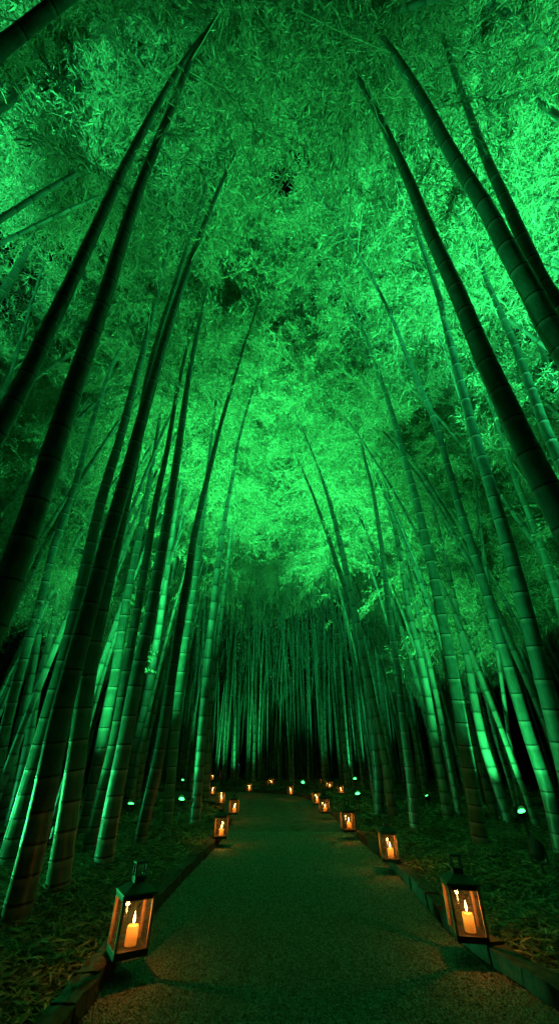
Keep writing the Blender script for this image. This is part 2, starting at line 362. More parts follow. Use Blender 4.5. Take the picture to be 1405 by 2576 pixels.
def hero(label, base, pts, wref, c0=.78, nb=16, nl=240, extra=(), H=11.3, mat_=None, cat='bamboo', r=None, world=None, leaf=.12, group='tall bamboo stems lining the path'):
    if world is None:
        bx, by = (base[1], base[2]) if base[0] == 'w' else gnd(*base)
        d = ray(*pts[-1]); z = CAMH+d[2]*by/d[1] if d[1] > 1 else 99
        Ht = min(H, z); k = (Ht-CAMH)/d[2]; py = d[1]*k
        P = [np.array([bx, by, -.05])]
        for u, v in pts:
            d = ray(u, v); lo, hi = 0, 60/np.linalg.norm(d)
            for _ in range(50):
                m = (lo+hi)/2; q = C0+d*m; zz = max(0, q[2]); yy = by+(py-by)*(zz/Ht)**1.5
                if q[1] < yy and q[2] < Ht*1.001: lo = m
                else: hi = m
            P.append(C0+d*lo)
        i, wpx = wref; q = P[i+1]; dep = (q-C0)@FW; du = (pix(q)[0]-CX)/F
        rho = math.hypot(q[0], q[1]); rk = wpx/2/F*rho*dep*dep/(q[1]*dep+q[0]**2*math.cos(PITCH))
    else: P = [np.array(p, float) for p in world]; bx, by = P[0][:2]; i = 0; q = P[0]; rk = r
    # extend the tip a little, thinning and nodding over the path
    e = P[-1]-P[-2]; e = e/np.linalg.norm(e); P.append(P[-1]+e*1.1+np.array([0, 0, -.12]))
    C = resample(P, .12)
    for _ in range(14): C[1:-1] = (C[:-2]+2*C[1:-1]+C[2:])/4; s = np.r_[0, np.cumsum(np.linalg.norm(np.diff(C, axis=0), axis=1))]
    j = np.argmin(np.linalg.norm(C-q, axis=1)); r0 = rk/(1-.86*(s[j]/s[-1])**1.25); r0 = min(max(r0, .03), .13)
    near = np.hypot(bx, by) < 9
    root = empty('bamboo', (bx, by, 0)); C = C-np.array([bx, by, 0])
    extra = list(extra)+[(random.uniform(.58, .8), random.uniform(0, 6.28), random.uniform(.5, 1.), .5, 90) for _ in range(4)]
    V, Q, A = culm_mesh(C, r0, 22 if near else 12, near)
    link('culm', npmesh('culm', V, Q, attr=A), mat_ or M_CULM, root, smooth=True)
    link('crown', crown_mesh(C, c0, nb, nl, extra=extra, leaf=leaf), M_LEAF, root)
    tag(root, label, cat, group); HB.append((bx, by, r0)); return root
HB = []
D = M_CULMD
# --- left side (picture positions of each stem, turned into standing stems in space)
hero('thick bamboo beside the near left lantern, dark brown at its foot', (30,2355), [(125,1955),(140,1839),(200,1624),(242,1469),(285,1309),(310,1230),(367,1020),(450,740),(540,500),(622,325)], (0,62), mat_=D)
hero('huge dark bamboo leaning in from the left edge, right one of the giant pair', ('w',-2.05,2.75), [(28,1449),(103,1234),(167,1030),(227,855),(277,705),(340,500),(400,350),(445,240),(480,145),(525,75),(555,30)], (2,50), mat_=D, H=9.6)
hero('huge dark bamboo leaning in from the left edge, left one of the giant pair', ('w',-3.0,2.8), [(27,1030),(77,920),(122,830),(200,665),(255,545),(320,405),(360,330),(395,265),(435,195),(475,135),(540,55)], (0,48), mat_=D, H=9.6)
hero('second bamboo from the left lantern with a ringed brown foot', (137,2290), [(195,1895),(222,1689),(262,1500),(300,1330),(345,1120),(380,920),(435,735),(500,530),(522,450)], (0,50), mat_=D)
hero('pale green bamboo half hidden behind the thick dark leaning stem', (10,2210), [(62,2020),(110,1850),(130,1774),(165,1654),(200,1499),(220,1414),(260,1239),(295,1130),(340,960),(385,785),(417,640),(440,500)], (3,38))
hero('brightly lit slim bamboo crossing others near the left edge', (-45,2150), [(10,1854),(50,1689),(75,1604),(107,1499),(125,1414),(150,1334),(175,1264),(200,1189),(220,1105),(270,950),(310,855),(345,755),(375,670)], (1,26))
hero('bright green slim bamboo just right of the crossing lit stem', (5,2090), [(37,1880),(55,1814),(75,1714),(90,1639),(130,1389),(160,1249),(180,1165),(215,980),(235,915)], (2,22), H=11, extra=[(.8,.2,1.5,.5,300)])
hero('dull green slim bamboo at the left edge with a dark foot', (20,2100), [(65,1905),(95,1729),(112,1654),(135,1574),(160,1404),(200,1200),(215,1100)], (0,24), H=11, mat_=D)
hero('bamboo with one bright edge, first of the three left of the middle', (205,2115), [(240,1955),(270,1789),(290,1704),(302,1614),(320,1499),(350,1349),(380,1189),(400,1065),(425,890)], (1,27), H=11)
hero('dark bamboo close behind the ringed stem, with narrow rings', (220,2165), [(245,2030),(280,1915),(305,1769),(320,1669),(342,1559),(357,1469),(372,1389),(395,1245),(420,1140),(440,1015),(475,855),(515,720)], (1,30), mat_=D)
hero('stout bamboo standing alone midway between near and far left lanterns', (255,2210), [(280,2040),(310,1895),(340,1719),(357,1639),(377,1559),(395,1449),(415,1339),(440,1189),(465,1015),(485,890),(525,715),(540,640)], (1,40))
hero('brightest glowing bamboo on the left, lit from top to foot', (322,2050), [(335,1930),(350,1839),(370,1764),(382,1679),(400,1579),(412,1489),(425,1404),(442,1289),(470,1150)], (3,24), H=9, c0=.8, extra=[(.9,.3,1.6,.4,350),(.85,2.8,1.4,.4,300)])
hero('bright slim bamboo touching the brightest left stem', (338,2030), [(355,1905),(372,1780),(395,1650),(418,1530),(440,1400),(452,1330),(475,1210)], (1,17), H=9, c0=.8)
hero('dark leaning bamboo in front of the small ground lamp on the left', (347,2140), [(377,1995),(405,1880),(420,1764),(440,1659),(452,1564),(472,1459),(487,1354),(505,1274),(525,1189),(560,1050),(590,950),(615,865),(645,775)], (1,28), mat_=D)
hero('bamboo with a bright left edge beside the large green lamp', (417,2105), [(430,1955),(440,1839),(450,1739),(462,1639),(477,1549),(492,1454),(525,1165),(537,1065),(550,940),(555,865)], (1,23))
hero('lit bamboo standing right of the large green lamp', (487,2087), [(500,1955),(508,1839),(515,1754),(525,1629),(537,1529),(547,1429),(560,1339),(575,1249),(587,1189),(595,1130),(615,1050),(655,920)], (2,21))
hero('bright bamboo behind the left far lanterns carrying low leafy sprays', (515,2022), [(525,1839),(530,1739),(545,1639),(555,1564),(570,1429),(582,1330)], (1,17), H=8, c0=.72, nb=10, extra=[(.85,.1,1.7,.35,420),(.92,-.4,1.8,.3,420),(.98,.4,1.8,.4,420),(.88,3.3,1.4,.4,300)])
hero('dark bamboo cutting across the upper left edge of the grove', None, None, None, world=[(-4.8,3.5,-.05),(-4.78,3.35,4),(-4.73,3.0,8.2),(-4.66,2.55,11),(-4.6,2.0,13.3)], r=.10, c0=.84, extra=[(.9,.5,1.6,.2,330),(.87,2.6,1.5,.2,330)], mat_=D)
hero('slim bamboo low on the upper left edge below the dark leaning one', ('w',-5.8,5.2), [(10,980),(30,920),(50,870),(70,795),(95,715),(117,640)], (2,10), c0=.82)
hero('short dark stem top showing in the top left leaves', ('w',-4.6,1.5), [(0,275),(25,235),(75,150)], (1,11), c0=.8, mat_=D)
hero('giant stem crossing the top left corner of the picture', None, None, None, world=[(-6,1.8,-.05),(-5.3,1.5,2),(-4.1,1.0,4.4),(-2.67,.46,6.1),(-1.86,.09,6.75),(-.5,-.4,7.6),(.6,-.8,8.2)], r=.115, c0=.85, nb=10, mat_=D)
hero('second stem behind the giant one in the top left corner', None, None, None, world=[(-7,1.2,-.05),(-6.3,1.0,3),(-5.0,.5,6.0),(-3.5,-.05,7.6),(-2.5,-.4,8.4),(-1.3,-.8,9)], r=.10, c0=.85, nb=10, mat_=D)
# --- right side
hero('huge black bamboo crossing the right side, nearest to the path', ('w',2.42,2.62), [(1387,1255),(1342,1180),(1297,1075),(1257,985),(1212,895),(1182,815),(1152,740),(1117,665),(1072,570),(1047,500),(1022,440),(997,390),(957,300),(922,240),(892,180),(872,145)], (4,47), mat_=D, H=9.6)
hero('huge dark bamboo above the black one, reaching the top of the picture', ('w',3.3,2.5), [(1397,855),(1362,775),(1327,710),(1282,650),(1232,535),(1192,480),(1152,415),(1122,365),(1087,295),(1042,215),(997,145),(962,100),(932,50),(902,10)], (3,48), H=9.6)
hero('dark bamboo right of the giant one, ending in the upper right leaves', ('w',4.4,2.8), [(1402,765),(1367,705),(1322,625),(1287,540),(1252,465),(1227,415),(1202,350),(1172,265),(1147,195),(1127,145),(1112,90)], (2,30), H=9.6)
hero('dark stem crossing the top right corner of the picture', None, None, None, world=[(6.5,1.8,-.05),(6,1.6,4),(5.2,1.3,7),(4.4,.9,8.6),(3.79,.61,9.1),(3.22,.34,9.5),(2.84,.2,9.75),(2,0,10.1)], r=.12, c0=.85, nb=12, mat_=D)
hero('green stem top emerging at the right edge under the corner stem', ('w',4.9,1.6), [(1392,285),(1362,240),(1332,190),(1307,135)], (1,10), c0=.82)
hero('bright bamboo with white glowing sprays at the upper right', ('w',4.0,4.2), [(1392,1130),(1362,1050),(1332,975),(1307,905),(1282,840),(1252,775),(1222,705),(1202,650),(1142,525)], (2,22), c0=.84, H=11, nb=12, extra=[(.86,3.2,1.3,.3,300),(.8,2.5,1.2,.3,260),(.74,3.6,1.2,.3,260),(.7,.6,1.0,.3,200),(.9,1.,1.1,.4,260),(.65,3.4,1.1,.3,200),(.78,4.2,1.2,.2,260)])
hero('bright bamboo at the right edge behind the white sprays', ('w',5.2,4.8), [(1402,980),(1377,920),(1357,870),(1337,815),(1302,730)], (2,12), c0=.85, H=11.5, extra=[(.84,3.0,1.2,.3,150)])
hero('big bamboo lit on its right half, running off the right edge', (1500,2280), [(1397,1824),(1372,1739),(1352,1659),(1332,1579),(1312,1504),(1292,1429),(1272,1354),(1247,1279),(1227,1204),(1207,1145),(1187,1080),(1172,1015),(1154,955),(1142,900),(1122,830),(1102,740),(1077,670),(1037,550),(1007,480),(982,425)], (3,41))
hero('brightest bamboo on the right, rising beside the big green lamp', (1416,2190), [(1398,2080),(1382,2000),(1357,1930),(1327,1855),(1302,1759),(1284,1699),(1264,1634),(1244,1574),(1227,1504),(1207,1439),(1187,1379),(1167,1319),(1147,1254),(1127,1180),(1107,1110),(1087,1040),(1057,980),(1027,910),(1002,840),(977,785),(952,730),(932,695),(902,645),(867,585),(837,540)], (4,30))
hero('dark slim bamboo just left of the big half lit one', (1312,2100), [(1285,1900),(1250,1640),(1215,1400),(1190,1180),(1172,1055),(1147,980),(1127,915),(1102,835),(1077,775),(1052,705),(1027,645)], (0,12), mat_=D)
hero('stout bamboo with a brown foot between the two near right lanterns', (1210,2145), [(1187,1980),(1167,1880),(1152,1774),(1137,1689),(1117,1589),(1097,1489),(1082,1414),(1067,1349),(1047,1264),(1027,1189),(1017,1165),(997,1080),(977,1015),(952,940),(932,880),(912,835),(887,775),(862,720)], (1,35))
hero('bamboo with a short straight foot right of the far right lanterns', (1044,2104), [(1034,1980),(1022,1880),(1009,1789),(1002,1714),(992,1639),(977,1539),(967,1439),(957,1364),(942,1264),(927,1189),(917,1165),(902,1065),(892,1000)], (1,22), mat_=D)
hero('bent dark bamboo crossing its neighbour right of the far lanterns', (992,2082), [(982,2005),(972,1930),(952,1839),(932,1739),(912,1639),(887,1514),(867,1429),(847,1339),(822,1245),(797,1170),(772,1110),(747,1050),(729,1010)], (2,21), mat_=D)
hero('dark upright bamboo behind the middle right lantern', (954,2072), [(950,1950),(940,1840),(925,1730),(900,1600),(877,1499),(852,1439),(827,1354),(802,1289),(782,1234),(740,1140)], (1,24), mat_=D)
hero('slim bamboo with faint rings right of the two small green lamps', (1127,2080), [(1117,1995),(1097,1895),(1087,1824),(1067,1704),(1047,1614),(1027,1539),(1012,1439),(997,1364),(982,1264),(967,1215),(952,1145),(939,1080)], (2,20))
hero('dark slanting bamboo left of the brightest right stem', (1292,2102), [(1267,2030),(1242,1955),(1207,1855),(1202,1814),(1187,1739),(1177,1664),(1157,1589),(1142,1514),(1122,1414),(1097,1314),(1072,1189)], (2,24), mat_=D)
hero('slim dull bamboo between the slanting dark one and the brightest', (1310,2060), [(1272,1930),(1247,1860),(1225,1760),(1195,1600),(1165,1450),(1135,1320),(1110,1200)], (1,16), mat_=D)
hero('bright slim bamboo rising behind the lantern by the path bend', (874,2015), [(869,1930),(862,1845),(852,1689),(842,1579),(827,1464),(822,1414)], (1,11), H=8, c0=.8, extra=[(.9,2.9,1.8,.3,350),(.95,.2,1.5,.3,300)])
hero('thin lit bamboo glowing between the two small green lamps', (987,1995), [(970,1850),(952,1739),(942,1639),(927,1539),(914,1439)], (1,10), H=8.5, c0=.82, extra=[(.92,2.5,1.8,.3,350),(.95,1,1.6,.3,350)])
hero('lit slim bamboo above the small green lamp on the right', (1057,1995), [(1047,1880),(1027,1739),(1012,1639),(997,1539),(982,1439)], (1,14), H=9, c0=.84)
hero('slim bamboo entering at the right edge behind the half lit one', (1600,2150), [(1402,1509),(1377,1424),(1352,1354),(1327,1289),(1292,1204),(1277,1150),(1252,1080),(1232,1015),(1207,960),(1177,890),(1147,825)], (1,18))
nh = len(HB)
# --- the grove behind: six grown forms, copied
VAR = []
for k in range(11):
    Hh = 16.5 if k < 7 else 17. if k < 9 else 14.5; t = np.linspace(0, 1, 60); lean = [1.0, 1.9, 2.8, 3.7, 4.6, 5.5, 6.4, 1.4, 2.3, 1.6, 2.6][k]
    P = np.stack([lean*t**2.1, .5*np.sin(t*2.4+k)*t, -.05+Hh*t-(.5+lean*.42)*t**4], 1)
    V, Q, A = culm_mesh(P, .058, 9, False)
    root = empty('bamboo')
    link('culm', npmesh('culm', V, Q, attr=A), M_CULM if k % 2 else M_CULMD, root, smooth=True)
    c0 = [.46, .52, .55, .60, .64, .66, .68, .68, .64, .26, .32][k]
    link('crown', crown_mesh(P, c0, 80, 500, blen=(.9, 2.1), leaf=.098), M_LEAF, root)
    VAR.append(root)
VISIBLE = [gnd(u, v) for u, v in ((443,2090),(456,1992),(378,2078),(898,2012),(905,2062),(1049,2062),(1340,2140),(553,2110),(586,2049),(555,2023),(533,2002),(534,1964),(625,1995),(681,1977),(730,2001),(796,2026),(816,2048),(828,1984),(856,1999),(1045,1960))]
def clear(x, y, r=.35):
    if in_path(x, y)[0] or kerbdist(x, y)[0] < r: return False
    if any((x-a)**2+(y-b_)**2 < .3**2 for a, b_, _ in HB): return False
    # keep the sight lines to lamps and lanterns free
    for a, b_ in VISIBLE:
        L2 = a*a+b_*b_; t = (x*a+y*b_)/L2
        if 0 < t < 1.03 and abs(x*b_-y*a)/math.sqrt(L2) < .16: return False
    return True
spots = []
def place(n, fx, fy, mind, cond=None):
    c = 0; tries = 0
    while c < n and tries < n*80:
        tries += 1; x, y = fx(), fy()
        if cond and not cond(x, y): continue
        if not clear(x, y): continue
        if any((x-a)**2+(y-b_)**2 < mind**2 for a, b_ in spots): continue
        spots.append((x, y)); c += 1
R = random.uniform
place(34, lambda: -random.triangular(2.9, 10.5, 3.6), lambda: R(5.6, 12), .42, lambda x, y: abs(x) > 2.9+max(0, 7.5-y)*1.2)
place(34, lambda: random.triangular(3.2, 10.5, 4), lambda: R(5.6, 12), .42, lambda x, y: abs(x) > 3.2+max(0, 7.8-y)*1.2)
place(28, lambda: R(-9, -1.6), lambda: R(12, 21), .4)
place(32, lambda: R(1.8, 10), lambda: R(11, 21), .4)
place(76, lambda: R(-9, 9), lambda: R(18.5, 27), .28)
place(12, lambda: R(-8, -4.6), lambda: R(-3, 2.6), .9)
place(12, lambda: R(4.9, 8), lambda: R(-3, 2.6), .9)
place(20, lambda: random.choice((-1, 1))*R(2.3, 4.4), lambda: R(-4.5, -.2), .6)
for n_, (x, y) in enumerate(spots):
    want = min(abs(x)-R(-1.6, 1.), R(3.2, 4.8) if abs(x) < 6 else R(1, 2.8)) if y > 2.6 else abs(x)*R(.5, 1.1)
    k = min(range(7), key=lambda q: abs(1+.9*q-want)) if 2.6 < y < 18 else random.choice((3, 4, 5)) if y < 3 else random.choice((7, 8, 7))
    if (abs(x) > 6.5 or (abs(x) > 5 and random.random() < .4)) and 2.6 < y < 20: k = random.choice((9, 10))
    o = VAR[k] if False else copy_tree(VAR[k])
    z = gz(x, y)-.03; o.location = (x, y, z)
    to = math.atan2(0, -x)+R(-.5, .5) if abs(x) > 1.5 and y < 18 else R(0, 6.28)
    sc = R(.9, 1.15)*(1.0 if y < 18 else R(.9, 1.05)); th = R(.7, 1.15)
    if y > 18: th = R(.75, 1.25)
    
    o.rotation_euler = (R(-.03, .03), R(-.03, .03), to); o.scale = (sc*th, sc*th, sc) if y > 18 else (sc, sc, sc)
    if y > 18: lab, g = 'thin straight bamboo in the dense wall of stems beyond the path bend', 'far bamboo stems closing the view'
    elif x < 0 and y > 12: lab, g = 'slim bamboo deep in the grove behind the far left lanterns', 'bamboo deep in the left grove'
    elif x < 0 and y > 2.6: lab, g = 'slim bamboo among the shadowy stems filling the left side', 'bamboo filling the left grove'
    elif x > 0 and y > 11: lab, g = 'slim bamboo deep in the grove behind the small green lamps', 'bamboo deep in the right grove'
    elif x > 0 and y > 2.6: lab, g = 'slim bamboo among the shadowy stems filling the right side', 'bamboo filling the right grove'
    else: lab, g = 'bamboo whose leafy top hangs over the top of the picture', 'bamboo overhanging the photographer'
    tag(o, lab, 'bamboo', g)
for x, y, k in ((-6.6, 4.7, 6), (6.7, 4.3, 6), (-5.9, 6.0, 5), (6.4, 2.9, 3), (7.4, 5.6, 4), (6.0, 6.9, 5), (5.9, 1.9, 1)):
    o = copy_tree(VAR[k]); o.location = (x, y, gz(x, y)-.03); o.rotation_euler[2] = math.atan2(.0, -x)+R(-.12, .12); o.scale = (1.08,)*3
    tag(o, 'bamboo whose leafy top closes the arch high over the path', 'bamboo', 'bamboo closing the arch overhead')
for r_ in VAR:
    for ch in list(r_.children): bpy.data.objects.remove(ch)
    bpy.data.objects.remove(r_)
# one far mass of grove behind and beside everything
Vs, Qs, As = [], [], []; base = 0
for k in range(1900):
    a = R(-1.45, 1.45); d = R(24, 40) if abs(a) < .5 else R(11, 32)
    x, y = d*math.sin(a), d*math.cos(a)*(1 if abs(a) < .5 else 1)
    if abs(a) >= .5 and abs(x) < 10: continue
    t = np.linspace(0, 1, 9); Hh = R(10, 14.5); la = R(0, 6.28); ln_ = R(.3, 1.6)
    P = np.stack([x+ln_*math.cos(la)*t**2, y+ln_*math.sin(la)*t**2, Hh*t], 1)
    V, Q, _ = tube(P, .06*(1-.75*t), 6); Vs.append(V); Qs.append(Q+base); base += len(V)
far = link('distant_bamboo_grove', npmesh('grove', np.vstack(Vs), np.vstack(Qs), attr=np.zeros(base)), M_CULMD, smooth=True)
tag(far, 'dark mass of distant bamboo stems beyond and beside the lit grove', 'bamboo grove', kind='stuff')
n = 170000; a = rng.uniform(-1.5, 1.5, n); d = np.where(np.abs(a) < .5, rng.uniform(29, 44, n), rng.uniform(11, 30, n))
pos = np.stack([d*np.sin(a), d*np.cos(a), 4.5+9*rng.random(n)**.8], 1); k = (np.abs(a) < .5) | (np.abs(pos[:, 0]) > 9.5); pos = pos[k]
dr = rng.normal(0, 1, (len(pos), 3)); ln = rng.uniform(.16, .3, len(pos))
V = leaves_from(pos, dr, ln, ln*.14)
tag(link('distant_bamboo_foliage', npmesh('foliage', V, np.arange(len(V)).reshape(-1, 4), col=np.repeat(rng.random(len(pos)), 4)), M_LEAF),
    'dim mass of leaves high on the distant bamboo grove', 'foliage', kind='stuff')
# ------------------------------------------------------------------ leaf litter and grass
def blades(n, x0, x1, y0, y1, l0, l1, up, wf, pw=1.3, cond=None):
    x = rng.uniform(x0, x1, n*2); y = y0+(y1-y0)*rng.random(n*2)**pw
    k = ~in_path(x, y) & (kerbdist(x, y) > .12)
    if cond is not None: k &= cond(x, y)
    x, y = x[k][:n], y[k][:n]; m = len(x)
    kd_ = kerbdist(x, y); hh = .05*np.sin(x*1.7+y*.9)*np.sin(y*1.3-x*.6)+.05+.03*np.sin(x*4.1)*np.sin(y*3.7)
    z = np.clip((kd_-.15)/.8, 0, 1)*(hh+.02)+.035+rng.random(m)*.03
    a = rng.uniform(0, 6.28, m); l = rng.uniform(l0, l1, m); el = up[0]+(up[1]-up[0])*rng.random(m)**2
    d = np.stack([np.cos(a)*np.cos(el), np.sin(a)*np.cos(el), np.sin(el)], 1); s = np.stack([-np.sin(a), np.cos(a), rng.normal(0, .35, m)], 1)
    p = np.stack([x, y, z], 1); w_ = (l*wf)[:, None]; l = l[:, None]; cur = rng.normal(0, .22, (m, 1))
    m1 = p+d*l*.5+s*l*cur*.5; tip = p+d*l+s*l*cur*1.4+np.array([0, 0, -1])*l*.18
    V = np.stack([p-s*w_*.35, p+s*w_*.35, m1+s*w_, m1-s*w_, tip], 1).reshape(-1, 3)
    b_ = np.arange(m)*5
    Q = np.concatenate([np.stack([b_, b_+1, b_+2, b_+3], 1), np.stack([b_+3, b_+2, b_+4, b_+4], 1)])
    return V, Q, np.repeat(np.clip(rng.normal(.4, .28, m), 0, 1), 5)
def blades_obj(name, n, *a, **k):
    V, Q, T = blades(n, *a, **k); m = len(V)//5
    q, t = Q[:m], Q[m:, :3]
    Fq = np.concatenate([q[:, [0, 1, 2]], q[:, [0, 2, 3]], t]); return npmesh(name, V, Fq, col=T)
tag(link('leaf_litter', blades_obj('litter', 170000, -6.5, 7, 2.2, 10.5, .045, .13, (-.12, .22), .07), M_LITTER), 'fallen dry bamboo leaves carpeting the ground of the grove', 'fallen leaves', kind='stuff')
tag(link('leaf_litter', blades_obj('litter', 70000, -12, 12, 9, 26, .12, .28, (-.1, .5), .07), M_LITTER), 'distant carpet of fallen leaves between the far stems', 'fallen leaves', kind='stuff')
clump = lambda x, y: (np.sin(x*2.3+1)*np.sin(y*2.9+.5)+.4*np.sin(x*7)*np.sin(y*6)) > .35
tag(link('grass', blades_obj('grass', 5000, -6.5, 7, 2.4, 12, .06, .17, (.5, 1.35), .035, cond=clump), M_GRASS), 'low green grass tufts growing through the leaf litter', 'grass', kind='stuff')
# ------------------------------------------------------------------ lanterns
def light(name, kind, loc, power, color, parent=None, **kw):
    l = bpy.data.lights.new(name, kind); l.energy = power; l.color = color
    for k, v in kw.items(): setattr(l, k, v)
    o = bpy.data.objects.new(name, l); COL.objects.link(o); o.location = loc
    if parent: o.parent = parent
    return o
WARM = (1, .31, .05)
def lantern():
    r = empty('lantern'); a = .092
    MB().box(-a-.006, a+.006, -a-.006, a+.006, 0, .032).build('base', M_IRON, r, bevel=.003)
    for sx in (-1, 1):
        for sy in (-1, 1):
            p = empty('post_dummy') if False else MB().box(sx*a-.009, sx*a+.009, sy*a-.009, sy*a+.009, .032, .262).build('post', M_WOOD if True else M_IRON, r, bevel=.002)
    m = MB()
    for s in (-1, 1): m.box(-a+.011, a-.011, s*a-.010, s*a+.010, .240, .262); m.box(s*a-.010, s*a+.010, -a+.011, a-.011, .240, .262)
    m.build('top_rail', M_IRON, r)
    m = MB(); m.frustum(a+.014, .262, a+.012, .270); m.frustum(a+.012, .2702, .038, .306); m.box(-.032, .032, -.032, .032, .306, .336)
    m.build('roof', M_IRON, r)
    m = MB()
    for sx in (-1, 1):
        for sy in (-1, 1): m.box(sx*.032-.005, sx*.032+.005, sy*.026-.005, sy*.026+.005, .336, .395)
    m.box(-.040, .040, -.034, .034, .395, .407); m.build('handle', M_IRON, r, bevel=.002)
    for s in (-1, 1):
        MB().box(-a+.011, a-.011, s*a-.0015, s*a+.0015, .033, .239).build('glass_pane', M_GLASS, r)
        MB().box(s*a-.0015, s*a+.0015, -a+.011, a-.011, .033, .239).build('glass_pane', M_GLASS, r)
    cx, cy = .012, -.01
    c = MB(); c.lathe([(.0345, .0325), (.035, .06), (.0345, .108), (.031, .117), (.023, .114), (.006, .113)], 24, cx, cy); cndl = c.build('candle', M_WAX, r, smooth=True)
    MB().lathe([(.0012, .114), (.001, .127)], 6, cx, cy).build('wick', M_BLACK, cndl)
    MB().lathe([(.001, .123), (.0062, .131), (.0075, .140), (.0055, .153), (.0024, .166), (.0004, .177)], 10, cx, cy).build('flame', M_FLAME, cndl, smooth=True)
    light('candle_light', 'POINT', (cx, cy, .172), 2.1, WARM, r, shadow_soft_size=.012)
    light('candle_glow', 'POINT', (cx, cy, .104), .20, (1, .42, .10), r, shadow_soft_size=.012)  # added lamp inside the wax, makes its sides glow
    return r
LAN = [ # u, v of base centre, z, rot, scale, label
 (318,2398,.11,.55,1.02,'nearest left candle lantern, corner towards the camera, on the left kerb'),
 (1180,2360,.11,-.12,1.02,'nearest right candle lantern, flat side towards the camera, on the kerb'),
 (981,2166,.11,-.10,1.,'second candle lantern up the right kerb, behind the nearest one'),
 (876,2092,.11,.1,1.,'third candle lantern up the right kerb, at the foot of bamboo'),
 (816,2045,.11,.2,1.,'fourth right lantern, front one of the touching pair at the bend'),
 (796,2024,.11,.1,1.,'fifth right lantern, rear one of the touching pair at the bend'),
 (730,2000,.11,.0,1.,'lone lantern on the far kerb, right of the path centre'),
 (625,1993,.11,.1,1.,'lone lantern on the far kerb, left of the path centre'),
 (554,2108,.11,.05,1.,'second lantern on the left kerb, largest of the far left cluster'),
 (587,2048,.11,.0,1.,'left cluster lantern standing furthest right on the path edge'),
 (555,2023,.11,.2,1.,'left cluster lantern directly above the largest one'),
 (533,2001,.08,.1,1.,'left cluster lantern half hidden beside the lit stem'),
 (534,1963,.08,.3,1.,'tiny topmost lantern of the left cluster'),
 (681,1975,.06,.2,1.,'tiny lantern in the dark beyond the far kerb'),
 (857,1998,.08,.0,1.,'lantern behind the bright slim bamboo right of the bend'),
 (828,1984,.08,.4,1.,'narrow lantern half hidden between stems above the bend'),
 (811,1975,.06,.1,.8,'faint tiny lantern left of the narrow half hidden one'),
 (1045,1960,.06,.2,1.,'small lantern alone deep in the grove on the right'),
 (854,1932,.06,.2,.8,'faint far lantern low behind the stems above the bend lantern')]
proto = lantern()
for i, (u, v, z, rz, sc, lab) in enumerate(LAN):
    x, y = gnd(u, v, z)
    if y > 32: k = 32/y; x, y = x*k, 32.
    o = proto if i == 0 else copy_tree(proto)
    o.location = (x, y, z if y < 20 else gz(x, y)+.02); o.rotation_euler[2] = rz; o.scale = (sc,)*3
    o.rotation_euler[0] = R(-.02, .02); o.rotation_euler[1] = R(-.02, .02)
    if i > 1:
        q = R(.82, 1.08)
        for ch in o.children:
            if ch.name.startswith('candle') and ch.type == 'MESH': ch.scale[2] = q
            elif ch.type == 'LIGHT': ch.location.z *= q
    tag(o, lab, 'lantern', 'candle lanterns along the path')
# ------------------------------------------------------------------ green ground floodlights
GREEN = (.045, 1, .225); TEAL = (.045, 1, .29)
def flood(x, y, az, tilt, power, label, hz=.3, sc=1., color=GREEN, spot=112, mat_=M_LENS, leak=0., group='green ground floodlights'):
    """az: heading of the beam, tilt: elevation of the beam in degrees"""
    z0 = gz(x, y)
    r = empty('floodlight', (x, y, z0)); r.rotation_euler[2] = az
    m = MB(); m.box(-.07, .07, -.05, .05, -.02, .03); m.lathe([(.016, .02), (.014, hz-.09)], 10)
    m.bar((0, -.075, hz-.09), (0, .075, hz-.09), .011); m.bar((0, -.075, hz-.09), (0, -.075, hz), .009); m.bar((0, .075, hz-.09), (0, .075, hz), .009)
    m.build('bracket', M_BLACK, r)
    from mathutils import Matrix
    T = Matrix.Translation((0, 0, hz)) @ Matrix.Rotation(math.radians(90-tilt), 4, 'Y')
    MB().lathe([(.03, -.075), (.055, -.055), (.064, 0), (.068, .03), (.066, .031), (.060, .012), (.05, .01)], 20).xf(T).build('housing', M_BLACK, r)
    mv = MB(); n_ = 9  # hood
    v = []; f = []
    for i in range(n_):
        a_ = math.pi*.5+math.pi*(i/(n_-1))
        c_, s_ = math.cos(a_), math.sin(a_); k = .02+.06*math.sin(math.pi*i/(n_-1))
        v += [(c_*.067, s_*.067, .028), (c_*.07, s_*.07, .02+k*.7)]
    for i in range(n_-1): f.append((2*i, 2*i+2, 2*i+3, 2*i+1))
    hood = mv.add(v, f).xf(T).build('hood', M_BLACK, r); sm = hood.modifiers.new('s', 'SOLIDIFY'); sm.thickness = .003
    MB().lathe([(.060, .02), (.052, .034), (.03, .043), (.004, .046)], 18).xf(T).build('lens', mat_, r, smooth=True)
    if power > 0:
        p = T @ Vector((0, 0, .075)); l = light('beam', 'SPOT', p, power, color, r, shadow_soft_size=.05, spot_size=math.radians(spot), spot_blend=1.)
        l.data.use_nodes = True; lt = l.data.node_tree; fo = lt.nodes.new('ShaderNodeLightFalloff'); fo.inputs['Strength'].default_value = .125
        lt.links.new(fo.outputs['Linear'], lt.nodes['Emission'].inputs['Strength'])
        l.rotation_euler = (T.to_3x3() @ Vector((0, 0, 1))).to_track_quat('-Z', 'Y').to_euler()
    r.scale = (sc,)*3; tag(r, label, 'floodlight', group); return r
rad = math.radians
def fl_px(u, v, *a, **k):
    x, y = gnd(u, v); return flood(x, y, *a, **k)
PW = 1.45
fl_px(447, 2090, rad(-60), 68, 1800*PW, 'large starry green floodlight on a stand left of the path', hz=.46, sc=.85, spot=74)
fl_px(456, 1992, rad(-70), 66, 1500*PW, 'small green floodlight far behind the large left one', hz=.42, sc=.85, spot=74)
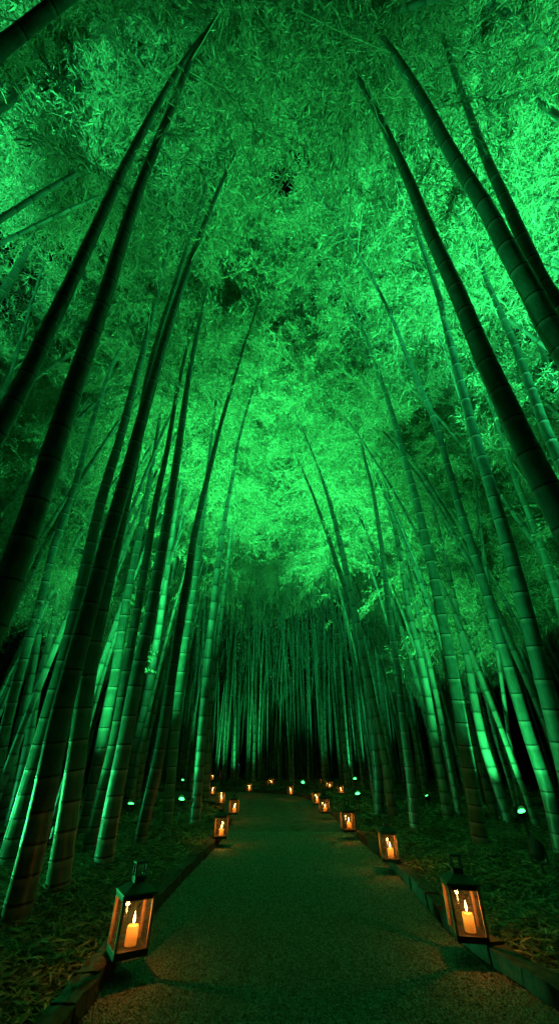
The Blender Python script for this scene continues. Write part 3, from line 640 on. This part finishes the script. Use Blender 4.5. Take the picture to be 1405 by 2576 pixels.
fl_px(374, 2078, rad(200), 62, 900*PW, 'low green floodlight lighting the litter behind the dark left stem', hz=.2, sc=.8, spot=110)
fl_px(905, 2060, rad(-120), 68, 1400*PW, 'lower of the two green floodlights right of the far lanterns', hz=.44, sc=.85, spot=74)
fl_px(897, 2012, rad(-110), 66, 1500*PW, 'upper of the two green floodlights right of the far lanterns', hz=.46, sc=.85, spot=74)
fl_px(1049, 2060, rad(-110), 66, 1800*PW, 'green floodlight beside the short footed bamboo on the right', hz=.44, sc=.85, spot=74)
fl_px(1340, 2140, rad(-150), 66, 2400*PW, 'big glaring green floodlight near the right edge', hz=.37, sc=.9, spot=74)
fl_px(1378, 2238, rad(35), 60, 900*PW, 'dark floodlight seen from behind at the right edge', hz=.22, sc=1.1, spot=90)
ADDED_FLOODS = [(-5.0, 3.8, 180, 86, 2000, 50), (-7.5, 8.5, 20, 80, 1000, 70), (-3.0, 9.4, -40, 84, 9000, 56), (-6.5, 15.5, 0, 70, 1300, 90),  # extra unseen floods, added to light the canopy and stems
       (4.5, 3.4, 0, 88, 12000, 50), (6.6, 6.6, 130, 84, 3000, 66), (3.6, 11.2, 160, 82, 10000, 60), (7.5, 15.5, 180, 70, 1300, 90),
       (-1.8, 18.2, 80, 60, 550, 100), (2.6, 18.3, 80, 60, 550, 100), (-4.6, 1.3, 180, 86, 7500, 54), (5.2, .6, 0, 86, 5500, 56), (-2.5, 21.5, 90, 58, 1900, 100), (4, 21.5, 90, 58, 1900, 100),
       (.9, 17.4, -90, 52, 7000, 44), (-4.6, 4.9, -12, 24, 700, 110), (-6.2, 7.2, 0, 24, 700, 110), (-2.8, 6.05, 100, 62, 3000, 74), (3.75, 7.5, 80, 62, 2800, 74)]
for i, (x, y, az, ti, p, cone) in enumerate(ADDED_FLOODS):
    flood(x, y, rad(az), ti, p*PW, 'added unseen floodlight low among the bamboo %s' % (['left edge', 'left grove', 'behind left lanterns', 'deep left grove', 'right edge', 'right grove', 'behind small green lamps', 'deep right grove', 'beyond the far kerb left', 'beyond the far kerb right', 'beside the photographer left', 'beside the photographer right', 'at the far end left', 'at the far end right', 'just beyond the bend', 'outside the left edge, aimed low across', 'behind the pale left stems, aimed low', 'behind the stout lone left stem, aimed away', 'behind the half lit right stems, aimed away'][i]), hz=.25, spot=cone, color=TEAL if i % 3 == 1 else GREEN)
# tiny blue lamps far off between the stems
for u, v, lab in ((599, 1925, 'tiny blue lamp far off between stems left of the centre'), (887, 1925, 'tiny blue lamp far off right, above the green floodlights'), (1138, 1916, 'faint tiny blue lamp at far right between dark stems')):
    d = ray(u, v); k = 31/d[1]; p = C0+d*k
    r = empty('path_light', (p[0], p[1], 0)); m = MB(); m.lathe([(.02, 0), (.02, p[2]-.08)], 8); m.lathe([(.07, p[2]-.1), (.07, p[2]-.08)], 10); m.build('stake', M_BLACK, r)
    MB().lathe([(.03, p[2]-.08), (.06, p[2]-.04), (.06, p[2]+.03), (.03, p[2]+.06)], 12).build('lamp_head', M_BLUE, r); tag(r, lab, 'lamp', 'tiny blue lamps far off')
# ------------------------------------------------------------------ render settings
c = S.cycles
c.use_denoising = True
try: c.denoiser = 'OPENIMAGEDENOISE'; c.denoising_input_passes = 'RGB_ALBEDO_NORMAL'; c.denoising_prefilter = 'NONE'
except Exception: pass
c.max_bounces = 6; c.diffuse_bounces = 3; c.glossy_bounces = 2; c.transmission_bounces = 3; c.transparent_max_bounces = 10
c.sample_clamp_indirect = 2; c.sample_clamp_direct = 0; c.caustics_reflective = False; c.caustics_refractive = False
c.use_adaptive_sampling = True; c.adaptive_threshold = .01
v = S.view_settings; v.view_transform = 'Standard'; v.look = 'None'; v.exposure = 0; v.gamma = 1
open('/tmp/hb.txt', 'w').write('\n'.join('%.2f %.2f %.3f' % b_ for b_ in HB))
print('heroes', nh, 'background', len(spots), 'objects', len(S.objects))
